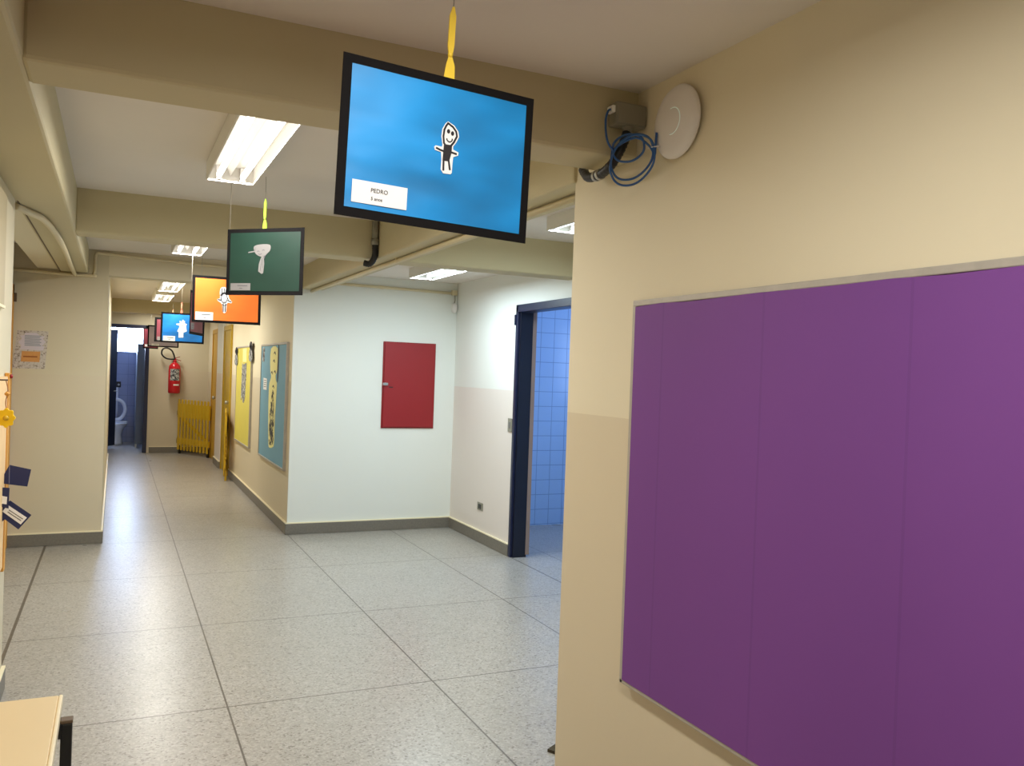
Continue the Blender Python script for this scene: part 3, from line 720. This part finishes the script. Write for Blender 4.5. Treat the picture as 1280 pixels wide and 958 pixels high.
# ------------------------------------------------------------------ corridor boards with cut-outs
def board(name, y0, y1, z0, z1, mat, label):
    x1 = 1.48; t = thing(name, label, 'notice board', (x1, (y0 + y1) / 2, z0))
    h = z1 - z0; w = (y1 - y0) / 2
    m = MB(); m.box(-0.02, 0, -w, w, 0, h); m.build('panel', mat, t)
    for b in ((-0.026, 0, -w - 0.008, -w + 0.012, -0.008, h + 0.008), (-0.026, 0, w - 0.012, w + 0.008, -0.008, h + 0.008), (-0.026, 0, -w, w, -0.008, 0.012), (-0.026, 0, -w, w, h - 0.012, h + 0.008)):
        m = MB(); m.box(*b); m.build('frame_strip', m_alu, t, 0.002)
    return t
board('notice_board', 8.13, 9.66, 0.578, 1.778, m_bluefelt, 'light blue notice board on the corridor wall, near the white corner')
board('notice_board', 10.43, 11.75, 0.572, 1.785, m_yelfelt, 'yellow notice board on the corridor wall, farther than the blue one')
FX = lambda u, v, w: (-w, -u, v)   # sheet facing -X ; u to the right as seen
def flat(name, label, cat, x, y, z, polys, mat, th=0.002, group=None, extra=None):
    t = thing(name, label, cat, (x, y, z), group=group)
    m = MB()
    for p in polys: m.prism(p, 0, th, FX)
    m.build('sheet', mat, t)
    for nm, ps, mt in (extra or []):
        m = MB()
        for p in ps: m.prism(p, th, th + 0.001, FX)
        m.build(nm, mt, t)
    return t
# tall pale-yellow body cut-out on the blue board
body = [(u, v * 0.968) for u, v in sm2([(-0.17, 0.0), (-0.10, -0.05), (0.08, -0.03), (0.16, 0.02), (0.17, 0.30), (0.22, 0.62), (0.17, 0.66), (0.13, 0.72), (0.21, 0.78), (0.20, 1.0), (-0.19, 1.0), (-0.20, 0.78), (-0.13, 0.71), (-0.18, 0.66), (-0.24, 0.60), (-0.24, 0.35)], 3)]
blots = []
for zz, uu in ((0.52, 0.02), (0.58, 0.03), (0.72, -0.08), (0.73, 0.1), (0.84, 0.03), (0.92, 0.06), (0.48, -0.02)):
    blots.append(stroke([(uu - 0.05, zz), (uu, zz + 0.012), (uu + 0.04, zz - 0.01)], 0.016))
flat('paper_figure', 'tall pale yellow paper figure with black blots, pinned on the blue board', 'paper cutout', 1.4595, 8.84, 0.765, [body], m_palecut, extra=[('printed_area', [sm2([(-0.15, 0.03), (-0.05, -0.02), (0.08, 0.0), (0.13, 0.06), (0.12, 0.3), (0.07, 0.46), (0.0, 0.55), (-0.08, 0.45), (-0.14, 0.3)], 3)], m_blot)] + [('black_mark', [bl], m_ink) for bl in blots])
flat('paper_note', 'small white note on the left side of the blue board', 'note', 1.4595, 9.34, 1.30, [[(-0.11, 0), (0.1, 0.0), (0.1, 0.12), (-0.12, 0.125)]], m_paper, extra=[('lettering', [[(-0.08, 0.03 + 0.022 * k), (0.07, 0.03 + 0.022 * k), (0.07, 0.036 + 0.022 * k), (-0.08, 0.036 + 0.022 * k)] for k in range(4)], m_greyink)])
flat('paper_strip', 'dark printed strip at the top left of the blue board', 'paper cutout', 1.4595, 9.50, 1.60, [[(-0.07, 0), (0.06, 0), (0.06, 0.15), (-0.07, 0.15)]], m_news)
flat('paper_strip', 'narrow dark paper strip along the right side of the pale yellow figure', 'paper cutout', 1.4595, 8.585, 1.42, [sm2([(-0.03, 0), (0.02, 0.02), (0.03, 0.3), (-0.02, 0.33)], 3)], m_ink)
# yellow board: striped newsprint figure and two corner dolls
flat('paper_figure', 'grey newsprint paper figure in the middle of the yellow board', 'paper cutout', 1.4595, 11.02, 1.09, [sm2([(-0.20, 0.02), (-0.1, 0.07), (0.0, -0.01), (0.14, 0.05), (0.18, 0.2), (0.22, 0.46), (0.16, 0.49), (-0.1, 0.47), (-0.18, 0.49), (-0.2, 0.25)], 3)], m_news)
flat('paper_figure', 'pale paper strip above the newsprint figure on the yellow board', 'paper cutout', 1.4595, 11.0, 1.595, [[(-0.16, 0), (0.18, 0), (0.16, 0.17), (-0.18, 0.17)]], m_palecut)
def doll(y, z, label):
    hd = ellipse(0, 0.17, 0.12, 0.05); bd = sm2([(-0.14, 0.0), (0.12, -0.01), (0.08, 0.13), (-0.1, 0.13)], 3)
    flat('paper_doll', label, 'paper cutout', 1.4535, y, z, [bd], m_news, extra=[('head', [hd], m_ink), ('face', [ellipse(0.0, 0.155, 0.05, 0.022)], m_paper)])
doll(10.44, 1.62, 'black and white paper doll at the top right corner of the yellow board')
doll(11.76, 1.57, 'black and white paper doll at the top left corner of the yellow board')

# ------------------------------------------------------------------ poster on the pillar wall
t = thing('poster', 'small poster with leaf-print border, text and orange box on the pillar wall', 'poster', (-0.63, 7.97, 1.462))
m = MB(); m.prism([(-0.128, 0), (0.105, 0), (0.125, 0.312), (-0.098, 0.312)], 0, 0.003, FY); m.build('sheet', m_leaf, t)
cl = [(-0.075, 0.155), (0.09, 0.152), (0.098, 0.185), (0.082, 0.19), (0.108, 0.225), (0.085, 0.245), (0.1, 0.268), (0.06, 0.272), (0.045, 0.294), (-0.04, 0.294), (-0.05, 0.272), (-0.08, 0.268), (-0.062, 0.245), (-0.09, 0.215), (-0.068, 0.19)]
m = MB(); m.prism(cl, 0.003, 0.004, FY); pc = m.build('text_cloud', m_cloud, t)
ink(pc, [[(-0.045, 0.187 + 0.013 * k), (0.075 - 0.01 * (k % 2), 0.187 + 0.013 * k), (0.075 - 0.01 * (k % 2), 0.1945 + 0.013 * k), (-0.045, 0.1945 + 0.013 * k)] for k in range(7)], simple('grey_blue_print', rgb(150, 156, 166), 0.8), 0.0046, 'lettering')
m = MB(); m.prism([(-0.068, 0.056), (0.066, 0.056), (0.070, 0.142), (-0.062, 0.142)], 0.003, 0.0042, FY); ob = m.build('orange_box', m_orangebox, t)
ink(ob, [[(-0.052, 0.093), (0.05, 0.093), (0.05, 0.104), (-0.052, 0.104)]], m_orangetext, 0.0048, 'lettering')

# ------------------------------------------------------------------ fire extinguisher
t = thing('fire_extinguisher', 'red fire extinguisher with black hose hung on the end wall', 'fire extinguisher', (0.925, 15.64, 1.03))
m = MB(); m.lathe([(0.07, 0.0), (0.092, 0.006), (0.098, 0.03), (0.098, 0.42), (0.09, 0.47), (0.06, 0.51), (0.03, 0.528), (0.028, 0.545)], 28); m.build('cylinder', m_redext, t)
m = MB()
for a0, a1, z0, z1 in ((-75, 20, 0.22, 0.42),):
    k = 10; vs = []; fs = []
    for i in range(k + 1):
        a = math.radians(-90 + (a0 + 30) + (a1 - a0) * i / k)
        for z in (z0, z1): vs.append((0.0992 * math.cos(a), 0.0992 * math.sin(a), z))
    for i in range(k): fs.append((2 * i, 2 * i + 2, 2 * i + 3, 2 * i + 1))
    m.add(vs, fs, True)
m.build('label_sheet', m_news, t)
m = MB()
k = 8; vs = []; fs = []
for i in range(k + 1):
    a = math.radians(-100 + 55 * i / k)
    for z in (0.135, 0.16): vs.append((0.0992 * math.cos(a), 0.0992 * math.sin(a), z))
for i in range(k): fs.append((2 * i, 2 * i + 2, 2 * i + 3, 2 * i + 1))
m.add(vs, fs, True); m.build('white_band', m_paper, t)
m = MB(); m.lathe([(0.03, 0.54), (0.032, 0.56), (0.02, 0.575), (0.02, 0.60)], 16); m.build('valve', m_redext, t)
m = MB(); m.box(0.0, 0.10, -0.012, 0.012, 0.0, 0.012, Matrix.Translation((0, 0, 0.585)) @ Matrix.Rotation(0.30, 4, 'Y')); m.box(0.0, 0.085, -0.012, 0.012, 0.0, 0.012, Matrix.Translation((0, 0, 0.60)) @ Matrix.Rotation(-0.25, 4, 'Y')); m.build('handle', m_red, t, 0.002)
m = MB(); m.tube(smooth_path([(-0.0, -0.01, 0.59), (-0.06, -0.03, 0.582), (-0.15, -0.035, 0.60), (-0.212, -0.03, 0.665), (-0.20, -0.03, 0.745), (-0.135, -0.03, 0.772), (-0.06, -0.03, 0.735), (-0.02, -0.02, 0.66), (-0.005, -0.012, 0.60)], 6), 0.0135, 10); m.build('hose', m_blackrub, t)
m = MB(); m.box(-0.05, 0.05, 0.085, 0.11, 0.40, 0.56); m.build('wall_bracket', m_steel, t)

# ------------------------------------------------------------------ yellow child gates
def gate(loc, rotz, n, length, label, brace=True, mfoot=None):
    t = thing('child_gate', label, 'gate', loc, (0, 0, rotz), 'yellow wooden picket gates in the corridor')
    # u runs along local x from the hinge; local -y is the front
    p = length / n
    for i in range(n):
        hw = 0.027; u0 = p * (i + 0.5) - hw; u1 = u0 + 2 * hw; top = 0.935
        m = MB(); m.prism([(u0, 0.075), (u0 + hw, 0.06), (u1, 0.075), (u1, top - 0.018), (u1 - 0.014, top), (u0 + 0.014, top), (u0, top - 0.018)], 0.0, 0.014, FY); m.build('picket', m_yellow, t, 0.003)
    for z0, z1 in ((0.62, 0.86), (0.17, 0.27)):
        m = MB(); m.box(0.0, length, -0.009, 0.014, z0, z1); m.build('rail', m_yellow, t, 0.003)
    if brace:
        m = MB(); a = Vector((length - 0.08, 0.012, 0.26)); b = Vector((0.12, 0.012, 0.62)); 
        dr = (b - a).normalized(); nn = Vector((-dr.z, 0, dr.x)) * 0.028
        vs = [a + nn, a - nn, b - nn, b + nn]; vs = [Vector((v.x, y, v.z)) for y in (0.002, 0.02) for v in vs]
        m.add(vs, [(0, 1, 2, 3), (7, 6, 5, 4), (0, 4, 5, 1), (1, 5, 6, 2), (2, 6, 7, 3), (3, 7, 4, 0)]); m.build('brace', m_yellow, t)
    for u in (0.06, length - 0.06):
        m = MB(); m.box(u - 0.02, u + 0.02, 0.002, 0.03, 0.0, 0.14); m.build('foot', mfoot or m_darksteel, t, 0.002)
    for z0 in (0.66, 0.18):
        m = MB(); m.box(-0.015, 0.0, -0.004, 0.014, z0, z0 + 0.07); m.build('hinge', m_darksteel, t)
    return t
a1 = math.atan2(0.88, -0.46)
gate((1.00, 15.66, 0), math.atan2(-0.88, 0.44), 10, 0.985, 'yellow picket gate folded open against the end wall under the fire extinguisher')
gate((1.452, 12.64, 0), math.atan2(-0.993, -0.118), 9, 0.82, 'yellow picket gate seen edge-on beside the mustard door', True, m_yellow)

# ------------------------------------------------------------------ end bathroom
t = thing('toilet', 'white toilet with raised ring seat seen through the far blue doorway', 'toilet', (0.04, 17.42, 0))
m = MB(); m.lathe([(0.13, 0), (0.12, 0.05), (0.10, 0.18), (0.13, 0.28), (0.19, 0.36), (0.205, 0.395), (0.16, 0.40), (0.13, 0.33), (0.05, 0.24)], 28); 
m.v = [(x, y * 1.2, z) for x, y, z in m.v]; m.build('bowl', m_ceramic, t)
m = MB(); m.tube([(0.155 * math.cos(q), 0.20 + 0.02 * math.sin(q), 0.635 + 0.19 * math.sin(q)) for q in [2 * PI * j / 32 for j in range(32)]], 0.034, 10, closed=True)
m.v = [(x, 0.2 + (y - 0.2) * 0.6, z) for x, y, z in m.v]; m.build('seat_ring', m_ceramic, t)
m = MB(); m.box(-0.2, 0.2, 0.12, 0.26, 0.395, 0.425); m.build('seat_hinge', m_ceramic, t, 0.01)
t = thing('flush_valve', 'chrome flush valve button on the tiled wall above the toilet', 'flush valve', (0.05, 17.85, 1.05))
m = MB(); m.box(-0.045, 0.06, -0.03, 0.0, 0.0, 0.11); m.build('valve_plate', m_darksteel, t, 0.006)
m = MB(); m.lathe([(0.02, 0.0), (0.02, 0.02), (0.015, 0.026)], 16, Matrix.Translation((0.02, -0.03, 0.05)) @ Matrix.Rotation(PI / 2, 4, 'X')); m.build('push_button', m_steel, t)
m = MB(); m.tube([(0.0, -0.02, 0.0), (0.0, -0.02, -0.62)], 0.018, 10); m.build('supply_pipe', m_ceramic, t)
t = thing('stall_partition', 'dark slate stall partition beside the toilet', 'partition', (0.42, 17.0, 0))
m = MB(); m.box(-0.06, -0.03, -0.2, 0.84, 0.06, 1.88); m.box(-0.06, 0.6, -0.23, -0.2, 0.06, 1.88); m.build('slab', m_slate, t, 0.004)
m = MB(); m.box(-0.06, -0.03, -0.22, -0.17, 0, 0.06); m.box(-0.06, -0.03, 0.78, 0.83, 0, 0.06); m.build('foot', m_steel, t)

# ------------------------------------------------------------------ left wall items
t = thing('wall_panel', 'grey-beige panel high on the near left wall beside the beam', 'panel', (-0.44, 3.2, 1.765))
m = MB(); m.box(0, 0.012, -1.9, 0.93, 0, 0.46); m.build('board', m_panelgrey, t, 0.002)
m = MB(); m.box(0, 0.016, -1.9, 0.94, -0.012, 0.0); m.build('bottom_edge', m_edge, t)
t = thing('notice_board', 'peach coloured pin board with orange edging on the near left wall', 'notice board', (-0.4385, 3.4, 0.62))
m = MB(); m.box(0, 0.012, -1.6, 0.93, 0, 0.845); m.build('panel', m_peach, t)
m = MB(); m.box(0, 0.017, 0.93, 0.985, -0.02, 0.86); m.build('edging', m_orangetrim, t, 0.002)
m = MB(); m.lathe([(0.004, 0), (0.010, 0.006), (0.008, 0.014)], 10, Matrix.Translation((0.014, 0.955, 0.845)) @ Matrix.Rotation(PI / 2, 4, 'Y')); m.build('push_pin', m_red, t)
t = thing('flower_ornament', 'yellow felt flower hanging on a strand by the left wall', 'ornament', (-0.356, 3.6, 1.327))
m = MB(); pts = []
for j in range(60):
    q = 2 * PI * j / 60; r = 0.027 + 0.0025 * math.cos(8 * q); pts.append((r * math.cos(q), r * math.sin(q) * 1.25))
m.prism(pts, -0.007, 0.007, FY); m.build('petals', m_flower, t, 0.003)
m = MB(); m.lathe([(0.001, 0.0), (0.009, 0.002), (0.010, 0.006), (0.001, 0.009)], 14, Matrix.Translation((0, -0.007, 0)) @ Matrix.Rotation(PI / 2, 4, 'X')); m.build('flower_centre', m_yellow, t)
m = MB(); m.tube(smooth_path([(0, 0, 0.03), (-0.003, 0.0, 0.06), (0.003, 0.0, 0.10), (-0.004, 0.0, 0.137)], 5), 0.0022, 6); m.build('strand', m_ribor, t)
m = MB(); m.lathe([(0.001, -0.010), (0.009, -0.003), (0.009, 0.003), (0.001, 0.010)], 10, Matrix.Translation((0.001, 0.0, 0.088))); m.build('bead', m_orangetrim, t)
m = MB(); m.tube([(-0.0705, 0, 0.139), (0.002, 0, 0.139)], 0.003, 8); m.build('peg', m_brown, t)

def navy_card(name, label, y, px, mat=m_navycard, inner=None, fold=None, lines=None):
    cx = sum(p[0] for p in px) / len(px); cz = sum(p[1] for p in px) / len(px)
    t = thing(name, label, 'card', (cx, y, cz), group='navy paper cards on the left wall')
    m = MB(); m.prism([(u - cx, v - cz) for u, v in px], -0.002, 0.0, FY); m.build('card', mat, t)
    if inner: m = MB(); m.prism([(u - cx, v - cz) for u, v in inner], 0.0, 0.0015, FY); i_ = m.build('label_sheet', m_paper, t)
    if inner and lines: ink(i_, [[(u - cx, v - cz) for u, v in l] for l in lines], m_greyink, 0.0022, 'lettering')
    if fold: m = MB(); m.prism([(u - cx, v - cz) for u, v in fold], 0.0, 0.001, FY); m.build('fold', simple('pale_fold', rgb(120, 122, 150), 0.7), t)
    return t
def K(pts, d):  # crop coordinates of the cards -> x,z on the vertical plane y=d
    out = []
    for a, b in pts:
        px = a * 0.1462; py = 560 + b * 0.1462
        # affine approximation of the camera on this plane
        out.append((-0.4446 + (px) * 0.003155 + (py - 600) * 0.00013, 1.012 + (600 - py) * 0.00395 - px * 0.00012))
    return out
navy_card('paper_card', 'plain navy folded card at the top, sticking out past the left wall', 4.30, K([(85, 158), (265, 190), (232, 322), (10, 300), (40, 230)], 4.3), fold=K([(82, 160), (88, 161), (84, 300), (78, 300)], 4.3))
navy_card('paper_card', 'small navy card with grey label, middle of the three by the left wall', 4.25, K([(20, 318), (95, 322), (85, 478), (-40, 450), (-20, 340)], 4.25), inner=K([(-20, 372), (75, 390), (70, 446), (-25, 432)], 4.25))
navy_card('paper_card', 'bent navy card with long white label, lowest by the left wall', 4.27, K([(95, 422), (270, 532), (160, 642), (50, 565), (-10, 610), (-40, 560), (20, 470)], 4.27), inner=K([(75, 455), (232, 552), (180, 604), (30, 505)], 4.27),
          lines=[K([(85, 490), (200, 560), (197, 565), (82, 495)], 4.27), K([(75, 505), (185, 573), (182, 578), (72, 510)], 4.27)])

# ------------------------------------------------------------------ table in the lower left corner
t = thing('side_table', 'cream topped table with black steel legs in the lower left corner', 'table', (-0.265, 1.95, 0))
m = MB(); m.box(-0.155, 0.166, -0.40, 0.322, 0.727, 0.749); m.build('tabletop', m_tabletop, t, 0.003)
m = MB(); m.box(0.166, 0.175, -0.40, 0.323, 0.724, 0.750); m.build('edge_band', m_edge, t, 0.003)
m = MB(); m.box(-0.14, 0.178, 0.20, 0.225, 0.69, 0.724); m.box(-0.14, 0.178, -0.31, -0.285, 0.69, 0.724); m.build('frame_rail', m_darksteel, t, 0.002)
for (lx, ly) in ((0.176, 0.205), (-0.15, 0.205), (0.176, -0.31), (-0.15, -0.31)):
    m = MB(); m.box(lx, lx + 0.024, ly, ly + 0.026, 0.0, 0.722); lg = m.build('leg', m_darksteel, t, 0.003)
    m = MB(); m.box(lx - 0.001, lx + 0.025, ly - 0.001, ly + 0.027, 0.722, 0.730); m.build('cap', m_brown, lg, 0.002)

# floor mat showing by the wall end
mt = MB(); T = Matrix.Translation((1.66, 3.075, 0)) @ Matrix.Rotation(math.radians(32), 4, 'Z')
mt.box(0, 0.55, -0.17, 0.0, 0.0, 0.012, T)
tag(mt.build('door_mat', m_mat, origin=(1.66, 3.075, 0)), 'corner of a dark brown mat on the floor behind the purple board wall', 'mat')

# ------------------------------------------------------------------ world, camera, render look
wd = bpy.data.worlds.new('World'); scene.world = wd; wd.use_nodes = True
wd.node_tree.nodes['Background'].inputs[0].default_value = (0.5, 0.6, 0.8, 1)
wd.node_tree.nodes['Background'].inputs[1].default_value = 0.05

roll, pitch, yaw = math.radians(2.03985873), math.radians(-0.53581971), math.radians(25.07786081)
cy, sy, cp, sp = math.cos(yaw), math.sin(yaw), math.cos(pitch), math.sin(pitch)
fw = Vector((sy * cp, cy * cp, sp)); rt = Vector((cy, -sy, 0)); up = rt.cross(fw)
c_, s_ = math.cos(roll), math.sin(roll)
rt2 = rt * c_ + up * s_; up2 = up * c_ - rt * s_
cam = bpy.data.cameras.new('Camera'); cam.sensor_width = 36; cam.lens = 1061.033 / 1280 * 36; cam.clip_start = 0.02
co = bpy.data.objects.new('Camera', cam); COL.objects.link(co)
co.matrix_world = Matrix(((rt2.x, up2.x, -fw.x, 0), (rt2.y, up2.y, -fw.y, 0), (rt2.z, up2.z, -fw.z, 1.55), (0, 0, 0, 1)))
scene.camera = co
scene.view_settings.view_transform = 'Standard'
scene.view_settings.look = 'None'
scene.view_settings.exposure = 0.12
cy_ = scene.cycles
cy_.use_denoising = True; cy_.seed = 11; cy_.blur_glossy = 0.5
cy_.max_bounces = 12; cy_.diffuse_bounces = 8; cy_.glossy_bounces = 3
cy_.sample_clamp_indirect = 1.5
cy_.caustics_reflective = False; cy_.caustics_refractive = False
